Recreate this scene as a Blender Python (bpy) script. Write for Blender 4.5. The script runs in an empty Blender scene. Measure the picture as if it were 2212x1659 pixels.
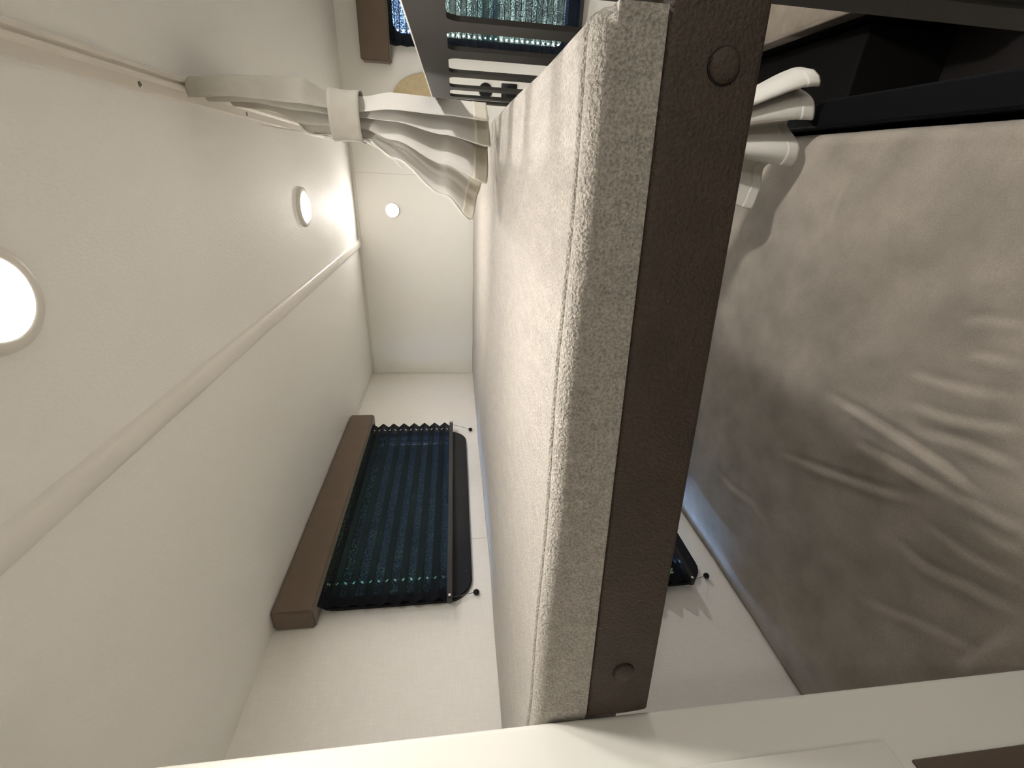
import bpy, bmesh, math, random
import numpy as np
from mathutils import Vector, Matrix

random.seed(7)
SC = bpy.context.scene
COL = SC.collection

# ------------------------------------------------------------------ camera
R = [[0.04768559880607233, -0.11853740698309409, -0.9918038953403191],
     [-0.8923953876568004, -0.4511199868897452, 0.011010427669493221],
     [-0.44872770780883964, 0.884556182825218, -0.12729416196473517]]
CAM = (0.9713778, -2.0496555, 1.4824734)
cd = bpy.data.cameras.new('camera')
cam = bpy.data.objects.new('camera', cd)
COL.objects.link(cam)
cd.sensor_fit = 'HORIZONTAL'
cd.sensor_width = 36.0
cd.lens = 36.0 * 939.545 / 2212.0
cd.clip_start = 0.01
M = Matrix(((R[0][0], -R[1][0], -R[2][0], CAM[0]),
            (R[0][1], -R[1][1], -R[2][1], CAM[1]),
            (R[0][2], -R[1][2], -R[2][2], CAM[2]),
            (0, 0, 0, 1)))
cam.matrix_world = M
SC.camera = cam

# ------------------------------------------------------------------ light
w = bpy.data.worlds.new('world')
SC.world = w
w.use_nodes = True
wn = w.node_tree.nodes['Background']
wn.inputs[0].default_value = (0.38, 0.58, 1.0, 1)      # overcast blue daylight
wn.inputs[1].default_value = 9.0
sd = bpy.data.lights.new('sun', 'SUN'); sd.energy = 26.0; sd.angle = math.radians(0.6); sd.color = (1.0, 0.95, 0.85)
sun = bpy.data.objects.new('sun', sd); COL.objects.link(sun)
sun.rotation_euler = Vector((0.15, -1.0, 1.25)).to_track_quat('Z', 'Y').to_euler()     # high, from the front of the vehicle
SC.view_settings.view_transform = 'Standard'
SC.view_settings.look = 'None'
SC.view_settings.gamma = 1.0
SC.view_settings.use_curve_mapping = False
SC.view_settings.exposure = 2.17
try:
    SC.cycles.max_bounces = 7
    SC.cycles.transparent_max_bounces = 6
    SC.cycles.caustics_reflective = False
    SC.cycles.caustics_refractive = False
except AttributeError:
    pass
LAMP_CEILING = 73.0      # strength of the diffusers
LAMP_WALL = 54.0
LAMP_LOWER = 190.0
LAMP_ROOM = 150.0
LAMP_FRONT = 60.0
LAMP_COLOR = (1.0, 0.955, 0.905)

# ------------------------------------------------------------------ materials
def nodes_of(name):
    m = bpy.data.materials.new(name)
    m.use_nodes = True
    nt = m.node_tree
    return m, nt, nt.nodes['Principled BSDF']

def mat(name, col, rough=0.6, var=0.0, var_scale=8.0, bump=0.0, bump_scale=200.0, stretch=(1, 1, 1),
        sheen=0.0, metal=0.0, spec=0.5, detail=3.0, var_stretch=(1, 1, 1), var_detail=4.0, bump_dist=0.001, fine=0.0):
    m, nt, b = nodes_of(name)
    b.inputs['Roughness'].default_value = rough
    b.inputs['Metallic'].default_value = metal
    b.inputs['Specular IOR Level'].default_value = spec
    b.inputs['Sheen Weight'].default_value = sheen
    b.inputs['Base Color'].default_value = (*col, 1)
    tc = nt.nodes.new('ShaderNodeTexCoord')
    if var > 0:
        mp = nt.nodes.new('ShaderNodeMapping'); mp.inputs['Scale'].default_value = var_stretch
        nz = nt.nodes.new('ShaderNodeTexNoise')
        nz.inputs['Scale'].default_value = var_scale; nz.inputs['Detail'].default_value = var_detail
        rp = nt.nodes.new('ShaderNodeValToRGB')
        lo = tuple(max(0, c * (1 - var)) for c in col); hi = tuple(min(1, c * (1 + var)) for c in col)
        rp.color_ramp.elements[0].position = 0.3; rp.color_ramp.elements[0].color = (*lo, 1)
        rp.color_ramp.elements[1].position = 0.7; rp.color_ramp.elements[1].color = (*hi, 1)
        nt.links.new(tc.outputs['Object'], mp.inputs[0]); nt.links.new(mp.outputs[0], nz.inputs['Vector'])
        nt.links.new(nz.outputs['Fac'], rp.inputs[0]); nt.links.new(rp.outputs[0], b.inputs['Base Color'])
    if bump > 0:
        mp = nt.nodes.new('ShaderNodeMapping'); mp.inputs['Scale'].default_value = stretch
        nz = nt.nodes.new('ShaderNodeTexNoise')
        nz.inputs['Scale'].default_value = bump_scale; nz.inputs['Detail'].default_value = detail
        bp = nt.nodes.new('ShaderNodeBump')
        bp.inputs['Strength'].default_value = bump; bp.inputs['Distance'].default_value = bump_dist
        nt.links.new(tc.outputs['Object'], mp.inputs[0]); nt.links.new(mp.outputs[0], nz.inputs['Vector'])
        nt.links.new(nz.outputs['Fac'], bp.inputs['Height']); nt.links.new(bp.outputs[0], b.inputs['Normal'])
        if fine > 0:          # shade between the tufts put into the colour, darker where the bump is low
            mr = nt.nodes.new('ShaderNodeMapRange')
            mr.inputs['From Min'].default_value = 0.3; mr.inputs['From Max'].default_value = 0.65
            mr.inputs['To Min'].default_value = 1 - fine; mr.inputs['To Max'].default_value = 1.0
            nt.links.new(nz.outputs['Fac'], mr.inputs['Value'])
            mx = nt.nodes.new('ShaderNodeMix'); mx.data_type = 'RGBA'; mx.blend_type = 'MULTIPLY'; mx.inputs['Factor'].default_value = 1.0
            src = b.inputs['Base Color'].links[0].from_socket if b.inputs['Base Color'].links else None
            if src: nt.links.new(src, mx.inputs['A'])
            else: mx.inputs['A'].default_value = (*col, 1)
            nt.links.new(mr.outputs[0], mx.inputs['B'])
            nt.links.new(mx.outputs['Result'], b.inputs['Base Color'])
    return m

def weave_mat(name, col, rough=0.7, strength=0.25, scale=420.0):
    """linen wall covering: two crossed stretched noises"""
    m, nt, b = nodes_of(name)
    b.inputs['Roughness'].default_value = rough
    tc = nt.nodes.new('ShaderNodeTexCoord')
    outs = []
    for st in ((1, 1, 0.06), (0.06, 0.06, 1)):
        mp = nt.nodes.new('ShaderNodeMapping'); mp.inputs['Scale'].default_value = st
        nz = nt.nodes.new('ShaderNodeTexNoise'); nz.inputs['Scale'].default_value = scale
        nz.inputs['Detail'].default_value = 2.0
        nt.links.new(tc.outputs['Object'], mp.inputs[0]); nt.links.new(mp.outputs[0], nz.inputs['Vector'])
        outs.append(nz.outputs['Fac'])
    ad = nt.nodes.new('ShaderNodeMath'); ad.operation = 'ADD'
    nt.links.new(outs[0], ad.inputs[0]); nt.links.new(outs[1], ad.inputs[1])
    bp = nt.nodes.new('ShaderNodeBump'); bp.inputs['Strength'].default_value = strength
    bp.inputs['Distance'].default_value = 0.001
    nt.links.new(ad.outputs[0], bp.inputs['Height']); nt.links.new(bp.outputs[0], b.inputs['Normal'])
    mr = nt.nodes.new('ShaderNodeMapRange')
    mr.inputs['From Min'].default_value = 0.6; mr.inputs['From Max'].default_value = 1.4
    mr.inputs['To Min'].default_value = 0.0; mr.inputs['To Max'].default_value = 1.0
    nt.links.new(ad.outputs[0], mr.inputs['Value'])
    mx = nt.nodes.new('ShaderNodeMix'); mx.data_type = 'RGBA'
    mx.inputs['A'].default_value = (*[c * 0.95 for c in col], 1); mx.inputs['B'].default_value = (*[min(1, c * 1.04) for c in col], 1)
    nt.links.new(mr.outputs[0], mx.inputs['Factor']); nt.links.new(mx.outputs['Result'], b.inputs['Base Color'])
    return m

def emit_mat(name, col, strength):
    m = bpy.data.materials.new(name); m.use_nodes = True
    nt = m.node_tree; nt.nodes.clear()
    e = nt.nodes.new('ShaderNodeEmission'); o = nt.nodes.new('ShaderNodeOutputMaterial')
    e.inputs[0].default_value = (*col, 1); e.inputs[1].default_value = strength
    nt.links.new(e.outputs[0], o.inputs[0])
    return m

def pleat_mat():
    """thin dark non-woven blind fabric: mostly opaque, a little light comes through the fibres"""
    m = bpy.data.materials.new('pleated_blind_fabric'); m.use_nodes = True
    nt = m.node_tree; nt.nodes.clear()
    o = nt.nodes.new('ShaderNodeOutputMaterial')
    d = nt.nodes.new('ShaderNodeBsdfDiffuse'); d.inputs[0].default_value = (0.017, 0.018, 0.022, 1)
    t = nt.nodes.new('ShaderNodeBsdfTranslucent'); t.inputs[0].default_value = (0.012, 0.012, 0.012, 1)
    tr = nt.nodes.new('ShaderNodeBsdfTransparent')
    tc = nt.nodes.new('ShaderNodeTexCoord')
    nz = nt.nodes.new('ShaderNodeTexNoise'); nz.inputs['Scale'].default_value = 260.0; nz.inputs['Detail'].default_value = 4.0
    rp = nt.nodes.new('ShaderNodeValToRGB')
    rp.color_ramp.elements[0].position = 0.42; rp.color_ramp.elements[0].color = (0.0, 0.0, 0.0, 1)
    rp.color_ramp.elements[1].position = 0.74; rp.color_ramp.elements[1].color = (0.12, 0.12, 0.12, 1)
    nt.links.new(tc.outputs['Object'], nz.inputs['Vector']); nt.links.new(nz.outputs['Fac'], rp.inputs[0])
    # the pressed folds are denser than the cloth between them, and the shade of alternate facets is put into their transparency
    sep = nt.nodes.new('ShaderNodeSeparateXYZ'); nt.links.new(tc.outputs['Object'], sep.inputs[0])
    def math_node(op, x, y=None, z=None):
        n = nt.nodes.new('ShaderNodeMath'); n.operation = op
        for i, q in enumerate((x, y, z)):
            if q is None: continue
            if isinstance(q, (int, float)): n.inputs[i].default_value = q
            else: nt.links.new(q, n.inputs[i])
        return n.outputs[0]
    fz = math_node('DIVIDE', math_node('SUBTRACT', sep.outputs['Z'], 0.02), 0.0198)
    near = math_node('PINGPONG', fz, 0.5)
    body = math_node('GREATER_THAN', near, 0.07)
    odd = math_node('MULTIPLY_ADD', math_node('LESS_THAN', math_node('FLOORED_MODULO', fz, 2.0), 1.0), 0.5, 0.5)
    trans = math_node('MULTIPLY', math_node('MULTIPLY', rp.outputs[0], body), odd)
    a = nt.nodes.new('ShaderNodeMixShader'); a.inputs[0].default_value = 0.25
    nt.links.new(d.outputs[0], a.inputs[1]); nt.links.new(t.outputs[0], a.inputs[2])
    b = nt.nodes.new('ShaderNodeMixShader')
    nt.links.new(trans, b.inputs[0]); nt.links.new(a.outputs[0], b.inputs[1]); nt.links.new(tr.outputs[0], b.inputs[2])
    nt.links.new(b.outputs[0], o.inputs[0])
    return m

def pane_mat():
    m = bpy.data.materials.new('acrylic_pane'); m.use_nodes = True
    nt = m.node_tree; nt.nodes.clear()
    o = nt.nodes.new('ShaderNodeOutputMaterial')
    tr = nt.nodes.new('ShaderNodeBsdfTransparent'); tr.inputs[0].default_value = (0.82, 0.86, 0.88, 1)
    g = nt.nodes.new('ShaderNodeBsdfGlossy'); g.inputs['Roughness'].default_value = 0.03
    mx = nt.nodes.new('ShaderNodeMixShader'); mx.inputs[0].default_value = 0.06
    nt.links.new(tr.outputs[0], mx.inputs[1]); nt.links.new(g.outputs[0], mx.inputs[2]); nt.links.new(mx.outputs[0], o.inputs[0])
    return m

MT = {
    'ceiling': mat('ceiling_panel', (0.90, 0.885, 0.845), 0.55, spec=0.25, bump_dist=0.002, bump=0.5, bump_scale=300, detail=5, stretch=(1, 0.45, 1)),
    'wall': weave_mat('linen_wall', (0.90, 0.87, 0.82)),
    'wall_plain': mat('plain_wall', (0.90, 0.88, 0.815), 0.6, bump=0.05, bump_scale=300),
    'trim': mat('white_trim', (0.82, 0.79, 0.73), 0.35),
    'seam': mat('wall_joint', (0.5, 0.47, 0.42), 0.7),
    'track': mat('white_plastic_track', (0.78, 0.73, 0.65), 0.3),
    'screw': mat('screw_metal', (0.16, 0.15, 0.13), 0.4, metal=0.6),
    'white_board': mat('white_furniture_board', (0.82, 0.805, 0.74), 0.45, bump=0.03, bump_scale=150),
    'brown_board': mat('brown_furniture_board', (0.10, 0.072, 0.052), 0.5, var=0.2, var_scale=20, var_stretch=(1, 1, 0.1)),
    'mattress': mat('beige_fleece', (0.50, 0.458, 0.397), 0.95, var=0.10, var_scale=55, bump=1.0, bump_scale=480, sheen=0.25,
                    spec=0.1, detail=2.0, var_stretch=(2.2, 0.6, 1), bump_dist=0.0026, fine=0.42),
    'sheet': mat('taupe_velour', (0.37, 0.325, 0.275), 0.95, fine=0.14, var=0.16, var_scale=14, bump=0.30, bump_scale=420, sheen=0.25,
                 spec=0.1, var_detail=8.0),
    'piping': mat('taupe_piping', (0.30, 0.25, 0.20), 0.9, sheen=0.2),
    'stitch': mat('dark_thread', (0.07, 0.055, 0.04), 0.9),
    'leather': mat('brown_leatherette', (0.070, 0.050, 0.036), 0.6, var=0.10, var_scale=30, bump=1.0, bump_scale=380, detail=2.0, spec=0.35, bump_dist=0.0016, fine=0.25),
    'bed_board': mat('grey_bed_board', (0.22, 0.20, 0.18), 0.7),
    'valance': mat('brown_suede', (0.145, 0.103, 0.070), 0.85, var=0.06, var_scale=25, bump=0.15, bump_scale=500, sheen=0.2),
    'black': mat('black_plastic', (0.006, 0.006, 0.008), 0.35, spec=0.3),
    'bar': mat('dark_aluminium', (0.03, 0.027, 0.026), 0.4, metal=0.2),
    'cord': mat('grey_cord', (0.12, 0.12, 0.12), 0.8),
    'guard': mat('anthracite_board', (0.030, 0.028, 0.025), 0.6, spec=0.2, bump=0.05, bump_scale=300),
    'ledge': mat('black_ledge', (0.003, 0.003, 0.004), 0.7, spec=0.1),
    'edge': mat('pale_edge_strip', (0.75, 0.70, 0.66), 0.4),  # pale strip laid along the board's top edge
    'curtain': mat('grey_linen_cloth', (0.43, 0.405, 0.345), 0.9, var=0.05, var_scale=60, bump=0.12, bump_scale=900, sheen=0.1),
    'lit_lining': mat('lit_lining_cloth', (0.66, 0.635, 0.59), 0.85, bump=0.10, bump_scale=700, sheen=0.1),  # lining tone with the lamp light on the flared cloth put into it
    'hem': mat('hem_cloth', (0.56, 0.52, 0.43), 0.9, bump=0.12, bump_scale=900),
    'low_cloth': mat('lit_curtain_cloth', (0.66, 0.64, 0.58), 0.9, bump=0.12, bump_scale=700, sheen=0.1),  # same kind of curtain, its strong lamp light put into a lighter colour
    'string': mat('white_string', (0.85, 0.83, 0.78), 0.6),
    'hook': mat('clear_hook_plastic', (0.85, 0.84, 0.8), 0.15),
    'lamp_rim': mat('lamp_rim_white', (0.72, 0.69, 0.62), 0.35),
    'lamp_on': emit_mat('lit_diffuser', LAMP_COLOR, LAMP_CEILING),
    'room_on': emit_mat('lit_room_diffuser', (1.0, 0.965, 0.93), LAMP_ROOM),
    'front_on': emit_mat('lit_front_diffuser', (1.0, 0.965, 0.93), LAMP_FRONT),
    'lower_on': emit_mat('lit_lower_diffuser', LAMP_COLOR, LAMP_LOWER),
    'wall_on': emit_mat('lit_wall_diffuser', LAMP_COLOR, LAMP_WALL),
    'floor': mat('dark_vinyl_floor', (0.020, 0.017, 0.015), 0.5, var=0.2, var_scale=12, var_stretch=(1, 0.1, 1)),
    'wood': mat('pale_maple', (0.56, 0.45, 0.26), 0.5, var=0.09, var_scale=60, var_stretch=(1, 1, 0.12)),
    'cushion': mat('seat_cushion_cloth', (0.36, 0.31, 0.25), 0.9, var=0.1, var_scale=30, bump=0.2, bump_scale=500),
    'seat_base': mat('dark_seat_base', (0.008, 0.007, 0.0065), 0.7, spec=0.15),
    'pleat': pleat_mat(), 'pane': pane_mat(),
    'leaf': mat('hedge_leaves', (0.36, 0.42, 0.32), 0.7, spec=0.0, var=0.7, var_scale=2.5),  # sunlit look of the foliage put into a paler leaf colour
    'leaf_mid': mat('dim_hedge_leaves', (0.016, 0.026, 0.015), 0.7, spec=0.0, var=0.8, var_scale=2.5),  # hedge leaves with their shade put into the colour
    'leaf_dark': mat('shaded_hedge_leaves', (0.006, 0.010, 0.006), 0.8, spec=0.0, var=0.6, var_scale=9),  # near hedge, its self-shadow put into an almost black leaf colour
    'grass': mat('grass', (0.10, 0.17, 0.06), 0.9, var=0.4, var_scale=3),
}

# ------------------------------------------------------------------ helpers
def finish(bm, name, m, parent=None, smooth=False, matrix=None):
    bmesh.ops.recalc_face_normals(bm, faces=bm.faces)
    me = bpy.data.meshes.new(name); bm.to_mesh(me); bm.free()
    if smooth:
        for p in me.polygons: p.use_smooth = True
    me.materials.append(m)
    o = bpy.data.objects.new(name, me); COL.objects.link(o)
    if parent is not None: o.parent = parent
    if matrix is not None: o.matrix_local = matrix
    return o

def from_arrays(name, verts, faces, m, parent=None, smooth=True):
    me = bpy.data.meshes.new(name); me.from_pydata([tuple(v) for v in verts], [], faces); me.update()
    if smooth:
        for p in me.polygons: p.use_smooth = True
    me.materials.append(m)
    o = bpy.data.objects.new(name, me); COL.objects.link(o)
    if parent is not None: o.parent = parent
    return o

def box(bm, lo, hi):
    vs = [bm.verts.new((x, y, z)) for x in (lo[0], hi[0]) for y in (lo[1], hi[1]) for z in (lo[2], hi[2])]
    for f in ((0, 1, 3, 2), (4, 6, 7, 5), (0, 4, 5, 1), (2, 3, 7, 6), (0, 2, 6, 4), (1, 5, 7, 3)):
        bm.faces.new([vs[i] for i in f])
    return vs

def box_obj(name, lo, hi, m, parent=None, bevel=0.0, segs=2):
    bm = bmesh.new(); box(bm, lo, hi)
    if bevel > 0:
        bmesh.ops.bevel(bm, geom=bm.edges[:], offset=bevel, segments=segs, profile=0.5, affect='EDGES')
    return finish(bm, name, m, parent, smooth=False)

def smooth_by_angle(o, deg=40):
    for p in o.data.polygons: p.use_smooth = True
    try:
        o.data.set_sharp_from_angle(angle=math.radians(deg))
    except Exception:
        pass
    return o

def tube(bm, pts, r, seg=8, cap=True):
    pts = [Vector(p) for p in pts]
    rings = []
    n = len(pts)
    up = Vector((0.31, 0.17, 0.93))
    for i, p in enumerate(pts):
        t = (pts[min(i + 1, n - 1)] - pts[max(i - 1, 0)]).normalized()
        a = t.cross(up)
        if a.length < 1e-4: a = t.cross(Vector((1, 0, 0)))
        a.normalize(); b = t.cross(a)
        rings.append([bm.verts.new(p + (a * math.cos(k * 2 * math.pi / seg) + b * math.sin(k * 2 * math.pi / seg)) * r) for k in range(seg)])
    for i in range(n - 1):
        for k in range(seg):
            bm.faces.new((rings[i][k], rings[i][(k + 1) % seg], rings[i + 1][(k + 1) % seg], rings[i + 1][k]))
    if cap:
        bm.faces.new(rings[0]); bm.faces.new(rings[-1][::-1])

def tube_obj(name, pts, r, m, parent=None, seg=8):
    bm = bmesh.new(); tube(bm, pts, r, seg)
    return finish(bm, name, m, parent, smooth=True)

def lathe(bm, prof, seg=40):
    """prof: list of (radius, height) ; axis = local Z"""
    rings = []
    for r, z in prof:
        if r < 1e-6: rings.append([bm.verts.new((0, 0, z))])
        else: rings.append([bm.verts.new((r * math.cos(k * 2 * math.pi / seg), r * math.sin(k * 2 * math.pi / seg), z)) for k in range(seg)])
    for a, b in zip(rings, rings[1:]):
        for k in range(seg):
            k2 = (k + 1) % seg
            if len(a) == 1 and len(b) == 1: continue
            if len(a) == 1: bm.faces.new((a[0], b[k], b[k2]))
            elif len(b) == 1: bm.faces.new((a[k], b[0], a[k2]))
            else: bm.faces.new((a[k], b[k], b[k2], a[k2]))

def rounded(x0, x1, y0, y1, r, n=6):
    pts = []
    for cx, cy, a0 in ((x1 - r, y1 - r, 0), (x0 + r, y1 - r, 90), (x0 + r, y0 + r, 180), (x1 - r, y0 + r, 270)):
        for k in range(n + 1):
            a = math.radians(a0 + 90 * k / n); pts.append((cx + r * math.cos(a), cy + r * math.sin(a)))
    return pts

def plate(outer, holes, thick):
    """2D outline with holes in the XY plane extruded along +Z"""
    bm = bmesh.new(); edges = []
    for loop in [outer] + holes:
        vs = [bm.verts.new((x, y, 0)) for x, y in loop]
        edges += [bm.edges.new((vs[i], vs[(i + 1) % len(vs)])) for i in range(len(vs))]
    bmesh.ops.triangle_fill(bm, use_beauty=True, use_dissolve=False, edges=edges)
    r = bmesh.ops.extrude_face_region(bm, geom=bm.faces[:])
    bmesh.ops.translate(bm, verts=[v for v in r['geom'] if isinstance(v, bmesh.types.BMVert)], vec=(0, 0, thick))
    return bm

def thing(name, label, cat, loc=(0, 0, 0), rz=0.0, group=None):
    o = bpy.data.objects.new(name, None); COL.objects.link(o)
    o.empty_display_size = 0.05
    o.location = loc; o.rotation_euler = (0, 0, rz)
    o['label'] = label; o['category'] = cat
    if group: o['group'] = group
    return o

def tag(o, label, cat, group=None):
    o['label'] = label; o['category'] = cat
    if group: o['group'] = group
    return o

def struct(o, label=None):
    o['kind'] = 'structure'
    if label: o['label'] = label
    return o

def sm(a, b, t):
    t = max(0.0, min(1.0, t)); t = t * t * (3 - 2 * t); return a + (b - a) * t

# ------------------------------------------------------------------ dimensions (metres)
ZC = 1.90            # ceiling
ZM = 1.40            # top of the upper mattress
ZL = 0.775           # top of the lower mattress
XR, YF = 2.30, -3.30
WIN_Y0, WIN_Y1 = -1.325, -0.570     # side windows, outer frame
WIN_Z0, WIN_Z1 = 1.447, 1.835
DZ = -0.62                           # lower window below the upper one
BWX0, BWX1, BWZ0, BWZ1 = 1.352, 2.10, 1.00, 1.735   # rear window

# ------------------------------------------------------------------ room shell
def wall_with_openings(name, m, plane, span_u, span_v, opens, thick):
    """boxes around openings sorted by v. plane 'x' (wall at x<=0) or 'y' (wall at y>=0)"""
    bm = bmesh.new()
    def put(u0, u1, v0, v1):
        if u1 - u0 < 1e-6 or v1 - v0 < 1e-6: return
        if plane == 'x': box(bm, (-thick, u0, v0), (0, u1, v1))
        else: box(bm, (u0, 0, v0), (u1, thick, v1))
    v = span_v[0]
    for (u0, u1, v0, v1) in sorted(opens, key=lambda o: o[2]):
        put(span_u[0], span_u[1], v, v0)
        put(span_u[0], u0, v0, v1); put(u1, span_u[1], v0, v1)
        v = v1
    put(span_u[0], span_u[1], v, span_v[1])
    return finish(bm, name, m)

ins = 0.024
struct(wall_with_openings('wall_left', MT['wall'], 'x', (YF, 0.03), (-0.03, ZC + 0.03),
       [(WIN_Y0 + ins, WIN_Y1 - ins, WIN_Z0 + ins, WIN_Z1 - ins), (WIN_Y0 + ins, WIN_Y1 - ins, WIN_Z0 + ins + DZ, WIN_Z1 - ins + DZ)], 0.03),
       'cream linen-textured wall with the bunk windows')
struct(wall_with_openings('wall_back', MT['wall_plain'], 'y', (0, XR), (-0.03, ZC + 0.03),
       [(BWX0 + ins, BWX1 - ins, BWZ0 + ins, BWZ1 - ins)], 0.03), 'smooth cream wall at the head of the bunk')
struct(box_obj('wall_right', (XR, YF, -0.03), (XR + 0.03, 0.03, ZC + 0.03), MT['wall_plain']))
struct(box_obj('wall_front', (-0.03, YF - 0.03, -0.03), (XR + 0.03, YF, ZC + 0.03), MT['wall_plain']))
struct(box_obj('floor', (0, YF, -0.03), (XR, 0, 0), MT['floor']))
struct(box_obj('ceiling', (0, YF, ZC), (XR, 0, ZC + 0.03), MT['ceiling']), 'grained off-white ceiling panel')

def strip(name, x0, x1, y0, y1, z, h, m, n=8):
    """shallow domed strip hanging below height z, running along Y"""
    bm = bmesh.new(); prof = [(x0, z)]
    for k in range(n + 1):
        a = math.pi * k / n
        prof.append(((x0 + x1) / 2 - (x1 - x0) / 2 * math.cos(a), z - h * math.sin(a) ** 0.6))
    prof.append((x1, z))
    A = [bm.verts.new((p[0], y0, p[1])) for p in prof]; B = [bm.verts.new((p[0], y1, p[1])) for p in prof]
    for i in range(len(prof) - 1): bm.faces.new((A[i], A[i + 1], B[i + 1], B[i]))
    bm.faces.new(A); bm.faces.new(B)
    bmesh.ops.remove_doubles(bm, verts=bm.verts, dist=1e-6)
    return smooth_by_angle(finish(bm, name, m), 50)

struct(strip('trim_1', 0.615, 0.652, -3.2, -0.001, ZC, 0.010, MT['trim']), 'domed joint strip across the ceiling')
# cove strips in the corners
def cove(name, a, b, m):
    bm = bmesh.new(); box(bm, a, b)
    bmesh.ops.bevel(bm, geom=bm.edges[:], offset=min(0.002, 0.3 * min(b[i] - a[i] for i in range(3))), segments=2, affect='EDGES')
    return struct(finish(bm, name, m))
cove('trim_2', (0.0, -0.45, ZC - 0.004), (0.016, -0.002, ZC), MT['trim'])
cove('trim_3', (0.008, -0.006, ZC - 0.012), (1.01, 0.0, ZC), MT['trim'])
cove('trim_5', (0.0, -1.1232, ZM + 0.001), (0.0007, -1.1222, WIN_Z0 - 0.002), MT['seam'])
cove('trim_6', (0.9155, -0.0007, ZM + 0.001), (0.9165, 0.0, ZC - 0.015), MT['seam'])
cove('trim_4', (0.0, -0.012, ZM + 0.004), (0.006, 0.0, ZC - 0.013), MT['trim'])

# ------------------------------------------------------------------ windows (glazing in the wall openings)
def window(name, u0, u1, v0, v1, loc, rz, label):
    """local X along the wall, Y into the room, Z up"""
    o = bpy.data.objects.new(name, None); COL.objects.link(o); o.location = loc; o.rotation_euler = (0, 0, rz)
    o.empty_display_size = 0.05
    struct(o, label)
    up = Matrix.Rotation(math.radians(90), 4, 'X')     # plate XY -> local XZ, thickness to -Y
    bm = plate(rounded(u0, u1, v0, v1, 0.062, 8), [rounded(u0 + 0.03, u1 - 0.03, v0 + 0.052, v1 - 0.03, 0.04, 8)], 0.02)
    bmesh.ops.bevel(bm, geom=[e for e in bm.edges if len(e.link_faces) == 2 and e.calc_face_angle() > 0.9], offset=0.003, segments=2, affect='EDGES')
    f = finish(bm, 'window_frame', MT['black'], o, matrix=Matrix.Translation((0, 0.012, 0)) @ up)
    smooth_by_angle(f, 35)
    bm = plate(rounded(u0 + 0.027, u1 - 0.027, v0 + 0.049, v1 - 0.027, 0.043, 8), [rounded(u0 + 0.036, u1 - 0.036, v0 + 0.058, v1 - 0.036, 0.036, 8)], 0.012)
    finish(bm, 'seal', MT['black'], o, matrix=Matrix.Translation((0, -0.008, 0)) @ up)
    bm = plate(rounded(u0 + 0.028, u1 - 0.028, v0 + 0.050, v1 - 0.028, 0.041, 8), [], 0.004)
    finish(bm, 'pane', MT['pane'], o, matrix=Matrix.Translation((0, -0.018, 0)) @ up)
    n = 5
    for k in range(n):
        u = u0 + 0.08 + (u1 - u0 - 0.16) * k / (n - 1)
        bm = bmesh.new(); lathe(bm, [(0, 0.0012), (0.0025, 0.001), (0.0032, 0.0)], 10)
        finish(bm, 'screw', MT['bar'], o, smooth=True, matrix=Matrix.Translation((u, 0.0125, v0 + 0.014)) @ Matrix.Rotation(math.radians(-90), 4, 'X'))
    bm = bmesh.new(); box(bm, ((u0 + u1) / 2 - 0.04, 0.002, v0 + 0.056), ((u0 + u1) / 2 + 0.04, 0.016, v0 + 0.074))
    bmesh.ops.bevel(bm, geom=bm.edges[:], offset=0.004, segments=2, affect='EDGES')
    finish(bm, 'latch', MT['black'], o)
    return o
# left wall: local x = -world y, local y = +world x
window('window_1', -WIN_Y1, -WIN_Y0, WIN_Z0, WIN_Z1, (0, 0, 0), -math.pi / 2, 'black-framed window above the upper mattress')
window('window_2', -WIN_Y1, -WIN_Y0, WIN_Z0 + DZ, WIN_Z1 + DZ, (0, 0, 0), -math.pi / 2, 'black-framed window above the lower mattress')
# rear wall: local x = -world x, local y = -world y
window('window_3', -BWX1, -BWX0, BWZ0, BWZ1, (0, 0, 0), math.pi, 'daylit window behind the slotted guard board')

# ------------------------------------------------------------------ wardrobe that closes the foot end
WX, WY = 0.478, -1.8215
wr = thing('wardrobe', 'white wardrobe closing off the foot end of both beds', 'wardrobe', (0.24, -2.5, 0))
def wbox(name, lo, hi, m, bevel=0.0, parent=None):
    o = box_obj(name, tuple(a - b for a, b in zip(lo, (0.24, -2.5, 0))), tuple(a - b for a, b in zip(hi, (0.24, -2.5, 0))), m, parent or wr, bevel, 3)
    return smooth_by_angle(o, 30)
wbox('carcass', (0.002, YF + 0.002, 0.002), (WX, WY, ZC - 0.002), MT['white_board'], 0.006)
wbox('door', (WX - 0.001, -3.2, 1.072), (WX + 0.012, -1.874, ZC - 0.06), MT['white_board'], 0.003)
wbox('kick_panel', (WX - 0.001, -3.2, 0.03), (WX + 0.003, -1.8885, 1.052), MT['brown_board'], 0.001)
dh = wbox('handle', (WX + 0.012, -2.75, 1.35), (WX + 0.03, -2.735, 1.52), MT['bar'], 0.004)

# ------------------------------------------------------------------ upper bunk
def yfront(x):
    return -1.735 - 0.0859 * (1.0596 - x) / 0.5817

bk = thing('bunk_frame', 'brown leatherette upper bunk frame with button caps on the end rail', 'bunk bed', (0.55, -0.9, 1.29))
def bloc(p): return (p[0] - 0.55, p[1] + 0.9, p[2] - 1.29)
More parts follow.
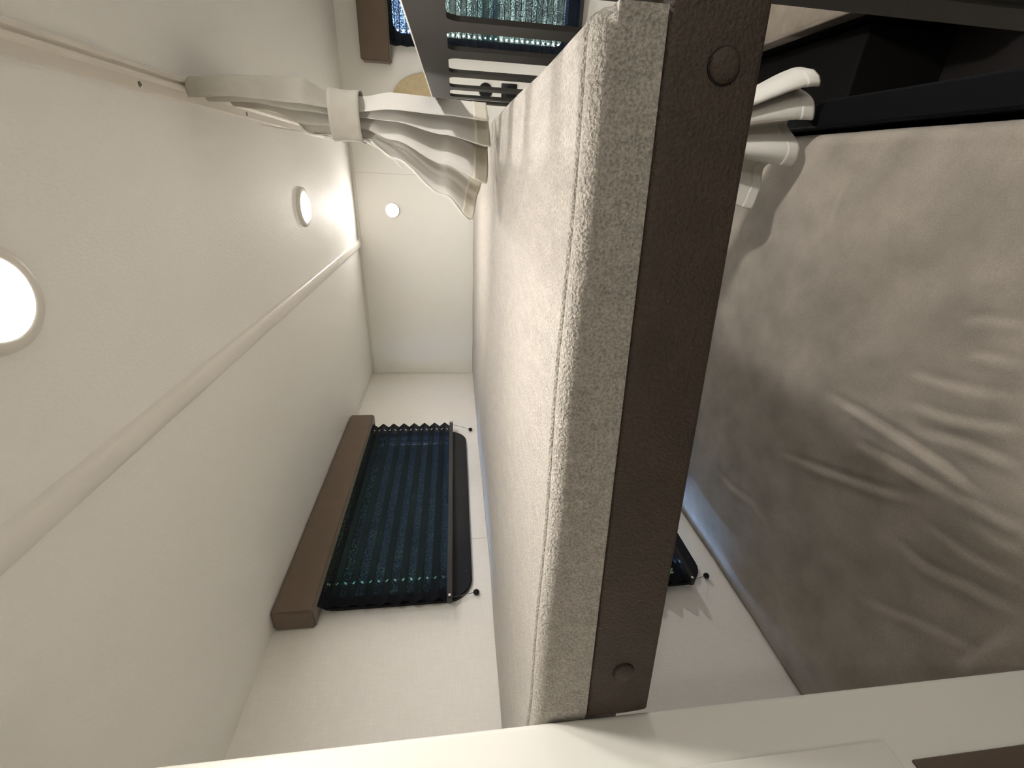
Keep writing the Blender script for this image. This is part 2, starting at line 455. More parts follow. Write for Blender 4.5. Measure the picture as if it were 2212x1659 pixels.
# end rail: a padded board following the skewed foot edge
ex0, ex1 = 0.4785, 1.0985
dirv = Vector((ex1 - ex0, yfront(ex1) - yfront(ex0), 0)); RL = dirv.length; dirv.normalize()
nrm = Vector((dirv.y, -dirv.x, 0))       # towards the viewer
if nrm.y > 0: nrm = -nrm
RZ0, RZ1 = 1.2896, 1.3555
bm = bmesh.new()
nl, prof = 60, []
dth = 0.030
hh = RZ1 - RZ0; rr = 0.006
for k in range(7):
    a = math.radians(-90 + 90 * k / 6); prof.append((rr * math.cos(a) - rr, rr + rr * math.sin(a)))
for k in range(1, 6):
    f = k / 6; prof.append((0.0012 * math.sin(math.pi * f), rr + (hh - 2 * rr) * f))
for k in range(7):
    a = math.radians(90 * k / 6); prof.append((rr * math.cos(a) - rr, hh - rr + rr * math.sin(a)))
prof += [(-dth, hh), (-dth, 0)]
rings = []
for i in range(nl + 1):
    s = RL * i / nl
    e = RL - s                     # rounded only at its free end
    inset = 0.0 if e > 0.004 else 0.004 - math.sqrt(max(0, 0.004 ** 2 - (0.004 - e) ** 2))
    base = Vector((ex0, yfront(ex0), RZ0)) + dirv * s
    ring = []
    for d, z in prof:
        d2 = d - inset if d > -dth + 1e-6 else d
        p = base + nrm * d2 + Vector((0, 0, z)); ring.append(bm.verts.new(bloc(p)))
    rings.append(ring)
for i in range(nl):
    for k in range(len(prof)):
        k2 = (k + 1) % len(prof)
        bm.faces.new((rings[i][k], rings[i][k2], rings[i + 1][k2], rings[i + 1][k]))
bm.faces.new(rings[0]); bm.faces.new(rings[-1])
rail = smooth_by_angle(finish(bm, 'end_rail', MT['leather'], bk), 50)
for bx, bz, br in ((1.0318, 1.3172, 0.0098), (0.5352, 1.3234, 0.0098)):
    bm = bmesh.new(); lathe(bm, [(0, 0.0046), (br * 0.5, 0.0044), (br * 0.85, 0.0034), (br, 0.0016), (br * 1.0, 0.0), (br, -0.004)], 32)
    zax = nrm; xax = dirv; yax = zax.cross(xax)
    p = Vector((bx, yfront(bx), bz)) + nrm * 0.0012
    mm = Matrix(((xax.x, yax.x, zax.x, 0), (xax.y, yax.y, zax.y, 0), (xax.z, yax.z, zax.z, 0), (0, 0, 0, 1)))
    o = finish(bm, 'button_cap', MT['leather'], bk, smooth=True, matrix=Matrix.Translation(bloc(p)) @ mm)
    o['label'] = 'round leatherette button cap'
    bm = bmesh.new(); n = 32
    pts = [(br * 1.04 * math.cos(k * 2 * math.pi / n), br * 1.04 * math.sin(k * 2 * math.pi / n), 0.0002) for k in range(n + 1)]
    tube(bm, pts, 0.0007, 6, False)
    finish(bm, 'cap_groove', MT['black'], o, smooth=True)
# board under the mattress and the long side rail
bm = bmesh.new()
pts = [(0.002, -0.002), (1.066, -0.002), (1.066, -1.69), (0.50, -1.775), (0.002, -1.80)]
A = [bm.verts.new(bloc((x, y, 1.296))) for x, y in pts]; B = [bm.verts.new(bloc((x, y, 1.3552))) for x, y in pts]
bm.faces.new(A); bm.faces.new(B)
for i in range(5): bm.faces.new((A[i], A[(i + 1) % 5], B[(i + 1) % 5], B[i]))
finish(bm, 'bed_board', MT['bed_board'], bk)

# ---- upper mattress
def mattress_mesh(name, x0, x1, yf, yb, ztop, zbot, rad, step, m, disp=None, parent=None, origin=(0, 0, 0), fine=0.0):
    def axis(L, fine=0.0):
        n = max(2, int(L / step)); a = np.linspace(0, L, n + 1)
        e = rad * (1 - np.cos(np.linspace(0, math.pi / 2, 7)))       # denser on the rounded edge
        a = np.unique(np.round(np.concatenate([e, L - e, a[(a > rad) & (a < L - rad)], np.arange(rad + 0.0008, fine, 0.0011)]), 6)); return a
    ax = axis(x1 - x0); ay = axis(1.75, fine)
    Lx = x1 - x0
    nx, ny = len(ax), len(ay)
    X = np.zeros((nx, ny)); Y = np.zeros((nx, ny)); Z = np.zeros((nx, ny))
    for i, a in enumerate(ax):
        x = x0 + a; f = yf(x); L = yb - f
        X[i, :] = x
        t = ay.copy(); mid = (t >= rad) & (t <= 1.75 - rad)
        t2 = np.where(t < rad, t, np.where(t > 1.75 - rad, L - (1.75 - t), rad + (t - rad) * (L - 2 * rad) / (1.75 - 2 * rad)))
        Y[i, :] = f + t2
        ex = min(a, Lx - a)
        ey = np.minimum(t2, L - t2)
        dx = rad - min(ex, rad); dy = rad - np.minimum(ey, rad)
        d = np.minimum(np.sqrt(dx * dx + dy * dy), rad)
        Z[i, :] = ztop - rad + np.sqrt(np.maximum(rad * rad - d * d, 0))
        # pull rounded corners in
        k = np.sqrt(dx * dx + dy * dy)
    if disp is not None: Z = Z + disp(X, Y)
    verts = np.stack([X, Y, Z], -1).reshape(-1, 3) - np.array(origin)
    faces = []
    idx = lambda i, j: i * ny + j
    for i in range(nx - 1):
        for j in range(ny - 1):
            faces.append((idx(i, j), idx(i + 1, j), idx(i + 1, j + 1), idx(i, j + 1)))
    border = [idx(i, 0) for i in range(nx)] + [idx(nx - 1, j) for j in range(1, ny)] + [idx(i, ny - 1) for i in range(nx - 2, -1, -1)] + [idx(0, j) for j in range(ny - 2, 0, -1)]
    vl = [tuple(v) for v in verts]; base = len(vl)
    rows = 6
    for r in range(1, rows + 1):
        for b in border:
            v = vl[b]; vl.append((v[0], v[1], v[2] + (zbot - origin[2] - v[2]) * r / rows))
    nb = len(border)
    prev = border
    for r in range(rows):
        cur = [base + r * nb + k for k in range(nb)]
        for k in range(nb):
            k2 = (k + 1) % nb
            faces.append((prev[k], cur[k], cur[k2], prev[k2]))
        prev = cur
    faces.append(tuple(prev))
    return from_arrays(name, vl, faces, m, parent)

def up_front(x): return max(yfront(x), -1.8195) if x < 0.482 else yfront(x)
def up_disp(X, Y):
    F = np.vectorize(up_front)(X)
    d = Y - F                                   # distance behind the foot edge
    z = 0.011 * np.clip((1.06 - X) / 0.58, 0, 1.2) * np.exp(-d / 0.16)
    z += -0.0048 * np.exp(-((d - 0.0165) / 0.0017) ** 2)          # stitched groove
    z += 0.0012 * np.exp(-((d - 0.0215) / 0.004) ** 2)
    z += 0.0012 * np.sin(X * 9 + 1.0) * np.sin(Y * 7) + 0.0008 * np.sin(X * 23 + Y * 17)
    return z
mt = thing('mattress', 'beige fleece mattress lying on the upper bunk', 'mattress', (0.53, -0.9, 1.3558))
OM = (0.53, -0.9, 1.3558)
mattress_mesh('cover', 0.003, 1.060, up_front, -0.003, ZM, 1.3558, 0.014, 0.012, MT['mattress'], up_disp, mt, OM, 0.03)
# stitching along the foot edge: too small to count
bm = bmesh.new()
x = 0.485
while x < 1.034:
    d = 0.0165
    z = ZM + float(up_disp(np.array([x]), np.array([up_front(x) + d]))[0]) + 0.0006
    y = up_front(x) + d
    tube(bm, [(x - OM[0], y - OM[1], z - OM[2]), (x + 0.0038 - OM[0], y - 0.0005 - OM[1], z + 0.0003 - OM[2]), (x + 0.0076 - OM[0], y - 0.001 - OM[1], z - OM[2])], 0.0007, 5)
    x += 0.0086
st = finish(bm, 'stitching', MT['stitch'], mt, smooth=True); st['kind'] = 'stuff'

# ------------------------------------------------------------------ slotted guard board along the open side
gd = thing('guard_board', 'dark slotted guard board beside the upper mattress', 'guard', (1.10, -1.27, 1.295))
GY0, GY1, GZ0, GZ1 = -1.70, -0.79, 1.295, 1.528
slots = []
y = -1.005
for (a, b) in ((-1.70 + 0.03, -1.625), (-1.585, -1.482), (-1.441, -1.350), (-1.303, -1.192), (-1.152, -1.040), (-1.004, -0.905), (-0.872, -0.822)):
    slots.append(rounded(a, b, 1.33, 1.4885, 0.014, 5))
bm = plate([(GY0, GZ0), (GY1, GZ0), (GY1, GZ1), (GY0, GZ1)], slots, 0.005)
# plate XY -> world YZ, thickness +X
mg = Matrix(((0, 0, 1, 1.10 - 1.10), (1, 0, 0, 1.27), (0, 1, 0, -1.295), (0, 0, 0, 1)))
finish(bm, 'board', MT['guard'], gd, matrix=mg)
o = box_obj('edge_strip', (0.0003, GY0 + 1.27, GZ1 - 1.295), (0.0047, GY1 + 1.27, GZ1 - 1.295 + 0.0018), MT['edge'], gd)
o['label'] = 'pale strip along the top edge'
# dark corner post that carries the guard at the foot end
bm = bmesh.new(); box(bm, (-0.014, -0.02, 0), (0.012, 0.0225, 1.2885))
bmesh.ops.bevel(bm, geom=bm.edges[:], offset=0.004, segments=3, affect='EDGES')
post = finish(bm, 'corner_post', MT['guard']); post.location = (1.0865, -1.7285, 0.0)
tag(post, 'dark upright post at the foot corner of the bunk', 'post')

# ------------------------------------------------------------------ lower bed
bm = bmesh.new()
pts = [(0.003, -0.003), (1.062, -0.003), (1.062, -1.818), (0.003, -1.818)]
A = [bm.verts.new((x, y, 0.0)) for x, y in pts]; B = [bm.verts.new((x, y, 0.66)) for x, y in pts]
bm.faces.new(A); bm.faces.new(B)
for i in range(4): bm.faces.new((A[i], A[(i + 1) % 4], B[(i + 1) % 4], B[i]))
lb = finish(bm, 'bed_box', MT['seat_base']); tag(lb, 'dark box base carrying the lower mattress', 'bed base')

WR = [[(0.432, -1.332), (0.481, -1.468), (0.514, -1.553), (0.543, -1.612)], [(0.61, -1.393), (0.612, -1.466), (0.613, -1.555), (0.61, -1.622), (0.596, -1.678)],
 [(0.56, -1.482), (0.57, -1.543), (0.577, -1.61)], [(0.666, -1.521), (0.677, -1.589), (0.694, -1.635), (0.706, -1.668)], [(0.637, -1.558), (0.657, -1.63), (0.664, -1.689)],
 [(0.258, -1.143), (0.254, -1.236), (0.276, -1.314), (0.262, -1.369)], [(0.458, -1.611), (0.456, -1.663), (0.478, -1.713), (0.496, -1.772)],
 [(0.58, -1.636), (0.587, -1.677), (0.595, -1.723)], [(0.568, -1.548), (0.574, -1.597), (0.579, -1.637)], [(0.356, -1.754), (0.414, -1.763), (0.47, -1.768)],
 [(0.561, -1.672), (0.562, -1.707), (0.568, -1.736)], [(0.808, -1.543), (0.821, -1.572), (0.824, -1.609)], [(0.77, -1.568), (0.776, -1.6), (0.777, -1.632)],
 [(0.712, -1.506), (0.721, -1.573), (0.741, -1.65)], [(0.842, -1.29), (0.903, -1.249), (0.983, -1.254)], [(0.31, -1.606), (0.369, -1.691), (0.408, -1.766)],
 [(0.515, -1.634), (0.519, -1.699), (0.534, -1.753)]]
WH = [4.5, 6.0, 4.0, 4.0, 4.0, 3.5, 4.5, 3.5, 4.0, 3.0, 3.0, 2.5, 2.5, 3.0, 1.2, 2.0, 3.5]
def low_disp(X, Y):
    Z = 0.002 * np.sin(X * 8 + 2) * np.sin(Y * 6) + 0.0012 * np.sin(X * 31 + Y * 13 + 1) * np.sin(Y * 19 - X * 7)
    P = np.stack([X, Y], -1)
    for line, h in zip(WR, WH):
        best = np.full(X.shape, 1e9); side = np.zeros(X.shape); along = np.zeros(X.shape)
        n = len(line) - 1
        for k in range(n):
            a = np.array(line[k]); b = np.array(line[k + 1]); ab = b - a; L2 = ab @ ab
            t = np.clip(((P - a) @ ab) / L2, 0, 1)
            q = P - a - t[..., None] * ab
            d = np.sqrt((q ** 2).sum(-1))
            s = np.sign(q[..., 0] * ab[1] - q[..., 1] * ab[0])
            m = d < best
            best = np.where(m, d, best); side = np.where(m, s, side); along = np.where(m, (k + t) / n, along)
        env = np.clip(np.minimum(along / 0.25, (1 - along) / 0.25), 0.0, 1) ** 0.7
        # beyond the ends fade out
        sd = best * side
        Z = Z + h * 0.0013 * env * (0.75 * np.exp(-((sd - 0.010) / 0.009) ** 2) - 0.8 * np.exp(-((sd + 0.003) / 0.006) ** 2))
    return Z
lm = thing('mattress', 'taupe lower mattress with creased velour cover, beneath the bunk', 'mattress', (0.53, -0.9, 0.6605))
OL = (0.53, -0.9, 0.6605)
def low_front(x): return -1.8195
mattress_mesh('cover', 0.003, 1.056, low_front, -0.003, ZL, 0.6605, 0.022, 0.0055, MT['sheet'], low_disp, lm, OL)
for zz, rr2, off in ((0.742, 0.0022, 0.0036), (0.70, 0.0022, 0.0036)):
    tube_obj('piping', [(off - OL[0], -1.81 - OL[1], zz - OL[2]), (off - OL[0], -0.02 - OL[1], zz - OL[2])], rr2, MT['piping'], lm)
# lower guard board
o = box_obj('side_ledge', (0, -0.74, 0), (0.046, 0.74, 0.782), MT['ledge'], None, 0.004)
o.location = (1.0645, -0.95, 0.0)
tag(o, 'black ledge running along the open side of the lower mattress', 'ledge')
o = box_obj('dark_filler_box', (-0.135, -0.30, 0), (0.135, 0.30, 0.29), MT['seat_base'], None, 0.005)  # added only to make the gap beside the bench dark
o.location = (1.25, -0.302, 0.0)
tag(o, 'low dark box added to darken the gap between bed and bench', 'box')

# ------------------------------------------------------------------ pleated blinds
def blind(name, label, w, drop, cass0, cass1, cass_h, cass_d, loc, rz, knob0, knob1, y0=0.034, hole_in=(0.035, 0.065)):
    """local: X along the wall (fabric from 0 to w), Y out of the wall, Z=0 at the cassette's lower edge"""
    t = thing(name, label, 'blind', loc, rz, 'brown-cased pleated blinds')
    bm = bmesh.new(); box(bm, (cass0, 0.0015, 0), (cass1, cass_d, cass_h))
    bmesh.ops.bevel(bm, geom=[e for e in bm.edges], offset=0.005, segments=3, affect='EDGES')
    smooth_by_angle(finish(bm, 'cassette', MT['valance'], t), 40)['label'] = 'brown suede-covered blind cassette'
    # pleats
    bm = bmesh.new(); step = 0.0198; n = int(drop / step); amp = 0.0085; rh = 0.0034; sq = 0.0085
    def P(x, i, f):
        za = -step * i + 0.02; zb = -step * (i + 1) + 0.02
        ya = y0 + (amp if i % 2 else -amp); yb = y0 + (-amp if i % 2 else amp)
        return (x, ya + (yb - ya) * f, za + (zb - za) * f)
    cols = [0.0, hole_in[0] - sq, hole_in[0] + sq, w - hole_in[1] - sq, w - hole_in[1] + sq, w]
    for i in range(n + 1):
        for c in range(5):
            a, b = cols[c], cols[c + 1]
            if c in (1, 3):
                mx = (a + b) / 2
                sqp = [(a, 0), (mx, 0), (b, 0), (b, 0.5), (b, 1), (mx, 1), (a, 1), (a, 0.5)]
                ang = [225, 270, 315, 0, 45, 90, 135, 180]
                ov = [bm.verts.new(P(x, i, f)) for x, f in sqp]
                iv = [bm.verts.new(P(mx + rh * math.cos(math.radians(g)), i, 0.5 + rh / step * math.sin(math.radians(g)))) for g in ang]
                for k in range(8):
                    k2 = (k + 1) % 8
                    bm.faces.new((ov[k], ov[k2], iv[k2], iv[k]))
            else:
                bm.faces.new([bm.verts.new(P(*q)) for q in ((a, i, 0), (b, i, 0), (b, i, 1), (a, i, 1))])
    bmesh.ops.remove_doubles(bm, verts=bm.verts, dist=1e-6)
    finish(bm, 'pleated_fabric', MT['pleat'], t)['label'] = 'dark pleated blind fabric'
    zb = -step * (n + 1) + 0.02
    bm = bmesh.new(); box(bm, (-0.004, y0 - 0.011, zb - 0.013), (w + 0.004, y0 + 0.011, zb))
    bmesh.ops.bevel(bm, geom=bm.edges[:], offset=0.002, segments=2, affect='EDGES')
    finish(bm, 'bottom_bar', MT['bar'], t)
    for kx, (cx, cz) in ((0.004, knob0), (w - 0.004, knob1)):
        ball = bmesh.new(); lathe(ball, [(0, 0.014), (0.0045, 0.013), (0.0075, 0.009), (0.0078, 0.006), (0.006, 0.002), (0.004, 0.0)], 20)
        k = finish(ball, 'cord_knob', MT['black'], t, smooth=True, matrix=Matrix.Translation((cx, 0.0005, cz)) @ Matrix.Rotation(math.radians(-90), 4, 'X'))
        tube_obj('cord', [(kx, y0, zb - 0.01), (cx, 0.008, cz)], 0.0007, MT['cord'], t, 6)
        cin = hole_in[0] if kx < w / 2 else w - hole_in[1]
        tube_obj('cord', [(cin, y0, 0.01), (cin, y0, zb)], 0.0003, MT['cord'], t, 5)
        bm2 = bmesh.new(); lathe(bm2, [(0, 0.0015), (0.003, 0.001), (0.0035, 0)], 12)
        finish(bm2, 'cord_eyelet', MT['hook'], t, smooth=True, matrix=Matrix.Translation((kx if kx < w / 2 else kx, y0 + 0.011, zb - 0.0065)) @ Matrix.Rotation(math.radians(-90), 4, 'X'))
    return t
ZB = 1.807
# left wall: local x=0 at world y=-0.55
LX0 = 0.55
for dz, lab in ((0.0, 'dark pleated blind over the window above the upper mattress'), (DZ, 'dark pleated blind just above the lower mattress')):
    blind('pleated_blind', lab, 0.791, 0.31, 0.505 - LX0, 1.367 - LX0, 0.0905, 0.06, (0.0, -LX0, ZB + dz), -math.pi / 2,
          (0.552 - LX0, 1.4275 - ZB), (1.306 - LX0, 1.438 - ZB))
# rear wall: local x = -world x ; fabric from x=2.12 down to x=1.342
blind('pleated_blind', 'daylit pleated blind with brown cassette behind the slotted guard board', 0.778, 0.70, -0.03, 0.832, 0.105, 0.06, (2.12, 0.0, 1.708), math.pi,
      (0.0, -0.76), (0.77, -0.76), hole_in=(0.05, 0.045))

# ------------------------------------------------------------------ lamps
def lamp(name, label, loc, rx, r, m, group, ring=0.28):
    t = thing(name, label, 'lamp', loc, 0, group); t.rotation_euler = rx
    bm = bmesh.new(); ri = r * (1 - ring)
    lathe(bm, [(ri, 0.0), (ri, 0.005), (ri + 0.001, 0.0075), (ri + (r - ri) * 0.5, 0.0085), (r - 0.0015, 0.006), (r, 0.003), (r, 0.0)], 56)
    smooth_by_angle(finish(bm, 'rim', MT['lamp_rim'], t), 50)
    bm = bmesh.new(); lathe(bm, [(0, 0.0062), (ri * 0.6, 0.006), (ri * 0.9, 0.0052), (ri, 0.004), (ri, 0.0005)], 48)
    finish(bm, 'diffuser', m, t, smooth=True)['label'] = 'glowing white diffuser'
    return t
DOWN = (math.pi, 0, 0); FRONT = (math.pi / 2, 0, 0)
lamp('ceiling_lamp', 'lit round ceiling lamp between the joint strip and the curtain', (0.840, -0.690, ZC), DOWN, 0.052, MT['lamp_on'], 'round recessed lamps')
lamp('ceiling_lamp', 'glaring ceiling lamp above the foot of the bunk, cut by the picture edge', (0.842, -1.615, ZC), DOWN, 0.052, MT['lamp_on'], 'round recessed lamps')
lamp('wall_lamp', 'small lit round lamp on the wall at the head of the upper bunk', (0.775, 0.0, 1.745), FRONT, 0.031, MT['wall_on'], 'round recessed lamps', 0.2)
lamp('wall_lamp', 'small round lamp at the head of the lower bed, under the bunk', (0.775, 0.0, 1.745 + DZ + 0.02), FRONT, 0.031, MT['lower_on'], 'round recessed lamps', 0.2)

# lamps of the living space behind the viewer
lamp('ceiling_lamp', 'round ceiling lamp over the aisle beside the bench', (1.72, -1.35, ZC), DOWN, 0.06, MT['room_on'], 'round recessed lamps')
lamp('ceiling_lamp', 'round ceiling lamp over the aisle opposite the wardrobe', (1.72, -2.55, ZC), DOWN, 0.06, MT['front_on'], 'round recessed lamps')

# ------------------------------------------------------------------ curtain track
tr = thing('curtain_track', 'white curtain track screwed along the ceiling', 'curtain rail', (1.031, 0, ZC))
ang = math.atan2(0.0173, 1.0)      # slight skew to the room
tr.rotation_euler = (0, 0, ang)
prof = [(-0.017, 0), (-0.017, -0.003), (-0.0155, -0.0045), (-0.003, -0.005), (-0.002, -0.009), (0.0005, -0.0125), (0.003, -0.0125), (0.004, -0.0085),
        (0.007, -0.0085), (0.008, -0.0125), (0.0125, -0.0125), (0.0145, -0.010), (0.0155, 0)]
bm = bmesh.new()
A = [bm.verts.new((x, -0.004, z)) for x, z in prof]; B = [bm.verts.new((x, -3.0, z)) for x, z in prof]
bm.faces.new(A); bm.faces.new(B)
for i in range(len(prof)): bm.faces.new((A[i], A[(i + 1) % len(prof)], B[(i + 1) % len(prof)], B[i]))
smooth_by_angle(finish(bm, 'track', MT['track'], tr), 40)
for y in (-0.27, -0.50, -0.965, -1.30):
    bm = bmesh.new(); lathe(bm, [(0, 0.0006), (0.002, 0.0011), (0.0034, 0.0006), (0.0038, 0)], 14)
    finish(bm, 'screw', MT['screw'], tr, smooth=True, matrix=Matrix.Translation((-0.0095, y, -0.0048)) @ Matrix.Rotation(math.pi, 4, 'X'))

# ------------------------------------------------------------------ curtains
def curtain(name, label, keys, nfold, phase, lit, hemmat, group, seed, nu=200, nv=70, hem_len=0.022, edge=True, split=None, lit_lining=None):
    """keys: list of (z, cx, cy, ax, ay, bx, by, zs, zc): centre, spread vector, fold vector, z slope along u, z bow"""
    rnd = random.Random(seed)
    ph2 = rnd.uniform(0, 6)
    t = thing(name, label, 'curtain', (keys[0][1], keys[0][2], keys[0][0]), 0, group)
    org = Vector((keys[0][1], keys[0][2], keys[0][0]))
    zs = [k[0] for k in keys]
    def at(u, v):
        # v 0..1 over the keys by height
        z = zs[0] + (zs[-1] - zs[0]) * v
        for a, b in zip(keys, keys[1:]):
            if b[0] <= z <= a[0] + 1e-9: break
        f = (a[0] - z) / (a[0] - b[0]) if a[0] != b[0] else 0
        q = [sm(a[i], b[i], f) for i in range(9)]
        s = math.sin(2 * math.pi * (nfold * u ** 0.62 + 0.03 * math.sin(7 * v + ph2)) + phase) * (1 - 0.75 * max(0, (u - 0.62) / 0.38) ** 1.5)
        s = math.copysign(abs(s) ** 0.8, s) + 0.14 * math.sin(2 * math.pi * nfold * 1.7 * u + ph2 + 3 * v)
        du = u - 0.5 + 0.02 * math.sin(2 * math.pi * nfold * 2 * u ** 0.62 + phase)
        x = q[1] + q[3] * du + q[5] * s
        y = q[2] + q[4] * du + q[6] * s
        zz = z + q[7] * (u - 0.5) + q[8] * (1 - (2 * u - 1) ** 2)
        return Vector((x, y, zz)) - org
    def sheet(nm, v0, v1, off, m, nvv):
        vs, fs = [], []
        for i in range(nu + 1):
            u = i / nu
            for j in range(nvv + 1):
                p = at(u, v0 + (v1 - v0) * j / nvv)
                if off:
                    d = at(min(1, u + 0.002), v0) - at(max(0, u - 0.002), v0); nn = Vector((d.y, -d.x, 0)).normalized(); p = p + nn * off
                vs.append(p)
        for i in range(nu):
            for j in range(nvv):
                a = i * (nvv + 1) + j; fs.append((a, a + 1, a + nvv + 2, a + nvv + 1))
        o = from_arrays(nm, vs, fs, m, t)
        md = o.modifiers.new('thickness', 'SOLIDIFY'); md.thickness = 0.0012 if nm != 'hem' else 0.0024; md.offset = 0
        return o
    H = abs(zs[0] - zs[-1])
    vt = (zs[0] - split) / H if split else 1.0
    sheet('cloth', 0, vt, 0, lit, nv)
    if split: sheet('skirt', vt, 1, 0, lit_lining, nv)
    sheet('hem', 1 - hem_len / H, 1.003, 0, hemmat, 6)
    if edge:
        tube_obj('edge_cord', [at(1.0, 0.02 + 0.97 * k / 60) + Vector((-0.0025, -0.003, 0)) for k in range(61)], 0.0018, MT['string'], t, 6)
    return t, at, org

keysU = [  # z, cx, cy, ax, ay, bx, by, zslope, zbow
    (1.884, 1.058, -1.060, 0.006, 0.30, 0.013, 0.016, 0, 0),
    (1.82, 1.056, -1.085, -0.014, 0.23, 0.014, 0.018, 0, 0),
    (1.735, 1.040, -1.120, -0.056, 0.085, 0.016, 0.014, 0, 0),
    (1.690, 1.034, -1.130, -0.048, 0.030, 0.010, 0.012, 0, 0),
    (1.640, 1.032, -1.130, -0.048, 0.020, 0.010, 0.012, 0, 0),
    (1.590, 1.024, -1.125, -0.085, 0.0, 0.012, 0.022, 0, 0),
    (1.500, 0.997, -1.115, -0.142, -0.02, 0.012, 0.032, 0.006, -0.002),
    (1.436, 0.975, -1.110, -0.184, -0.03, 0.012, 0.036, 0.026, -0.018)]
cu, atU, orgU = curtain('curtain', 'grey linen curtain gathered in a tieback above the mattress', keysU, 3.6, 0.6, MT['curtain'], MT['hem'], 'tied-back bed curtains', 3, split=1.665, lit_lining=MT['lit_lining'])
# tieback band
def band(parent, org, cx, cy, z0, z1, a, b, m, name='tieback'):
    bm = bmesh.new(); n, rows = 56, 10
    rings = []
    for r in range(rows + 1):
        f = r / rows; z = z0 + (z1 - z0) * f
        k = 1.0 + 0.05 * (2 * f - 1) ** 2
        ring = []
        for i in range(n):
            g = 2 * math.pi * i / n
            wv = 1 + 0.012 * math.sin(7 * g + 2 * f) + 0.01 * math.sin(17 * g + f * 5)
            c, s = math.cos(g), math.sin(g)
            x = cx + a * k * wv * math.copysign(abs(c) ** 0.75, c); y = cy + b * k * wv * math.copysign(abs(s) ** 0.75, s)
            ring.append(bm.verts.new(Vector((x, y, z)) - org))
        rings.append(ring)
    for r in range(rows):
        for i in range(n): bm.faces.new((rings[r][i], rings[r][(i + 1) % n], rings[r + 1][(i + 1) % n], rings[r + 1][i]))
    o = finish(bm, name, m, parent, smooth=True)
    md = o.modifiers.new('thickness', 'SOLIDIFY'); md.thickness = 0.002; md.offset = 1
    return o
band(cu, orgU, 1.034, -1.130, 1.640, 1.691, 0.0365, 0.030, MT['curtain'])
# loose white pull strings
def drape(p0, p1, sag, n=24):
    p0, p1 = Vector(p0), Vector(p1)
    return [p0.lerp(p1, k / n) + Vector((0, 0, -sag * 4 * (k / n) * (1 - k / n))) - orgU for k in range(n + 1)]
tube_obj('pull_string', drape((1.022, -0.90, 1.876), (1.000, -1.118, 1.69), 0.012), 0.0010, MT['string'], cu, 6)
tube_obj('pull_string', drape((1.020, -0.97, 1.870), (0.999, -1.135, 1.688), 0.004), 0.0008, MT['string'], cu, 6)
tube_obj('pull_string', drape((0.998, -1.125, 1.692), (0.9975, -1.14, 1.636), 0.0), 0.0010, MT['string'], cu, 6)
tube_obj('pull_string', drape((0.998, -1.145, 1.640), (0.955, -1.160, 1.575), 0.010), 0.0009, MT['string'], cu, 6)
for k, yy in enumerate((-1.17, -1.14, -1.11, -1.04, -0.97)):
    bm = bmesh.new(); box(bm, (-0.003, -0.002, -0.012), (0.003, 0.002, 0.0)); bmesh.ops.bevel(bm, geom=bm.edges[:], offset=0.001, segments=1, affect='EDGES')
    xx = 1.031 - yy * 0.0173 + 0.0055
    finish(bm, 'curtain_hook', MT['hook'], cu, matrix=Matrix.Translation(Vector((xx, yy, ZC - 0.0085)) - orgU))

keysL = [
    (1.284, 1.050, -1.06, 0.0, 0.20, 0.012, 0.004, 0, 0),
    (1.16, 1.040, -1.08, -0.045, 0.03, 0.010, 0.012, 0, 0),
    (1.11, 1.038, -1.08, -0.048, 0.02, 0.010, 0.012, 0, 0),
    (0.98, 1.035, -1.09, -0.13, 0.03, 0.012, 0.026, 0.02, 0),
    (0.832, 1.040, -1.11, -0.235, 0.03, 0.016, 0.036, 0.035, -0.034)]
cl, atL, orgL = curtain('curtain', 'pale curtain hem fanning out below the bunk over the lower mattress', keysL, 3.4, 2.2, MT['low_cloth'], MT['low_cloth'], 'tied-back bed curtains', 11, nu=120, nv=50, edge=False)
band(cl, orgL, 1.039, -1.08, 1.11, 1.16, 0.036, 0.030, MT['low_cloth'])

# ------------------------------------------------------------------ things beyond the guard
# arched pale wooden board on the rear wall
pts = []
for k in range(25):
    a = math.radians(180 * k / 24); pts.append((0.092 * math.cos(a), 0.15 * math.sin(a)))
bm = plate(pts, [], 0.014)
bmesh.ops.bevel(bm, geom=[e for e in bm.edges if len(e.link_faces) == 2 and e.calc_face_angle() > 1.0], offset=0.002, segments=2, affect='EDGES')
o = finish(bm, 'arched_board', MT['wood'], None, matrix=Matrix.Translation((1.178, -0.002, 1.565)) @ Matrix.Rotation(math.radians(90), 4, 'X'))
tag(o, 'pale wooden board with curved edge on the wall behind the curtain', 'board')
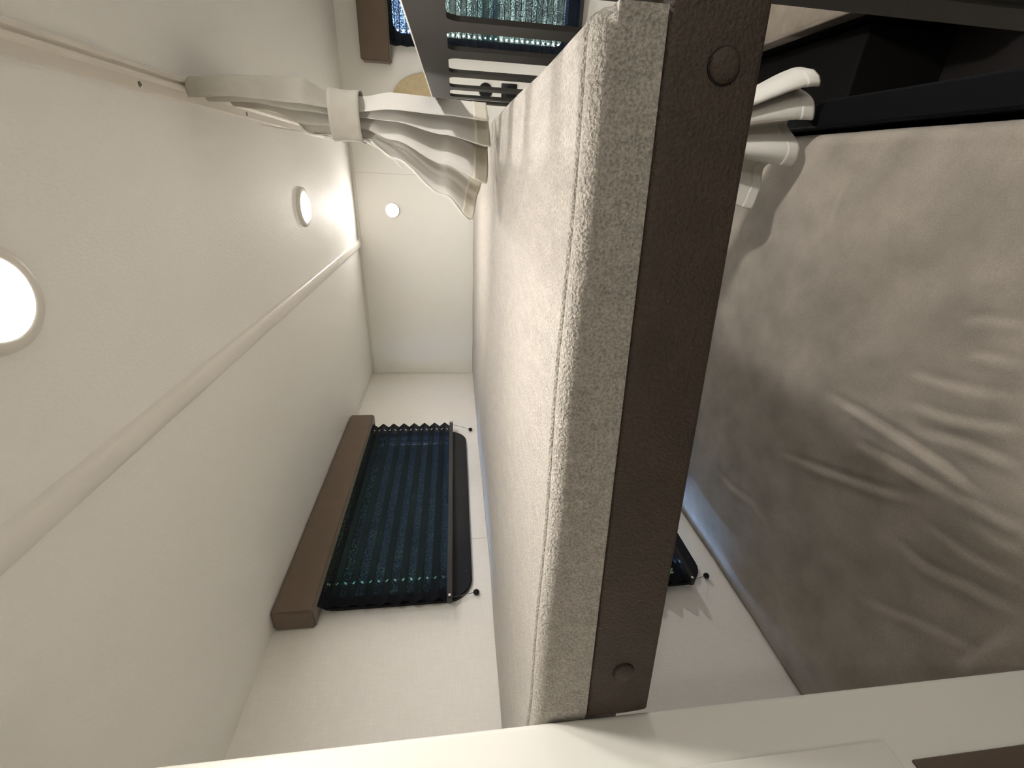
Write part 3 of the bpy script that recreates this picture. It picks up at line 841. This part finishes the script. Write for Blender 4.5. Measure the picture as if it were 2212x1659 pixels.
# sockets seen through the slots
sk = thing('wall_switch', 'round black switch on the rear wall seen through the slots', 'switch', (1.2286, 0.0, 1.3547))
bm = bmesh.new(); lathe(bm, [(0, 0.010), (0.024, 0.010), (0.0255, 0.008), (0.027, 0.0)], 36)
smooth_by_angle(finish(bm, 'plate', MT['black'], sk, matrix=Matrix.Rotation(math.radians(90), 4, 'X')), 40)
bm = bmesh.new(); lathe(bm, [(0, 0.0125), (0.013, 0.012), (0.014, 0.009)], 28)
smooth_by_angle(finish(bm, 'rocker', MT['black'], sk, matrix=Matrix.Rotation(math.radians(90), 4, 'X')), 40)
so = thing('wall_socket', 'square black socket on the rear wall beside the round switch', 'socket', (1.2260, 0.0, 1.262))
smooth_by_angle(box_obj('plate', (-0.031, -0.009, -0.031), (0.031, 0.0, 0.031), MT['black'], so, 0.003), 40)
bm = bmesh.new(); lathe(bm, [(0, 0.001), (0.017, 0.001), (0.019, 0.0105), (0.0205, 0.0105), (0.0205, 0.008)], 32)
smooth_by_angle(finish(bm, 'insert', MT['black'], so, matrix=Matrix.Rotation(math.radians(90), 4, 'X')), 40)
# bench with cushion
be = box_obj('bench_base', (-0.40, -0.44, 0), (0.40, 0.44, 0.33), MT['seat_base'], None, 0.004); be.location = (1.802, -0.445, 0)
tag(be, 'dark bench base standing beyond the beds', 'bench')
cs = thing('seat_cushion', 'beige piped seat cushion on the dark bench', 'cushion', (1.795, -0.445, 0.331))
o = box_obj('cushion', (-0.405, -0.43, 0), (0.405, 0.43, 0.075), MT['cushion'], cs, 0.014); smooth_by_angle(o, 50)
tube_obj('piping', [(-0.402, -0.425, 0.068), (-0.402, 0.425, 0.068)], 0.005, MT['piping'], cs)

# ------------------------------------------------------------------ outside
g = box_obj('ground', (-12, -12, -0.75), (14, 14, -0.70), MT['grass']); struct(g, 'grass outside')
def hedge(name, label, cx, cy, lx, ly, h, seed, m):
    rnd = random.Random(seed); bm = bmesh.new()
    bmesh.ops.create_icosphere(bm, subdivisions=5, radius=1.0)
    for v in bm.verts:
        c = v.co.copy()
        p = Vector([math.copysign(abs(a) ** 0.45, a) for a in c])
        p = Vector((p.x * lx / 2, p.y * ly / 2, p.z * h / 2))
        nzv = 0.12 * math.sin(p.x * 9 + seed) * math.sin(p.z * 11 + 2 * seed) + 0.12 * math.sin(p.y * 8 + p.z * 5 + seed) + rnd.uniform(-0.05, 0.05)
        v.co = p + c * nzv
    o = finish(bm, name, m, smooth=True); o.location = (cx, cy, h / 2 - 0.70)
    return tag(o, label, 'hedge')
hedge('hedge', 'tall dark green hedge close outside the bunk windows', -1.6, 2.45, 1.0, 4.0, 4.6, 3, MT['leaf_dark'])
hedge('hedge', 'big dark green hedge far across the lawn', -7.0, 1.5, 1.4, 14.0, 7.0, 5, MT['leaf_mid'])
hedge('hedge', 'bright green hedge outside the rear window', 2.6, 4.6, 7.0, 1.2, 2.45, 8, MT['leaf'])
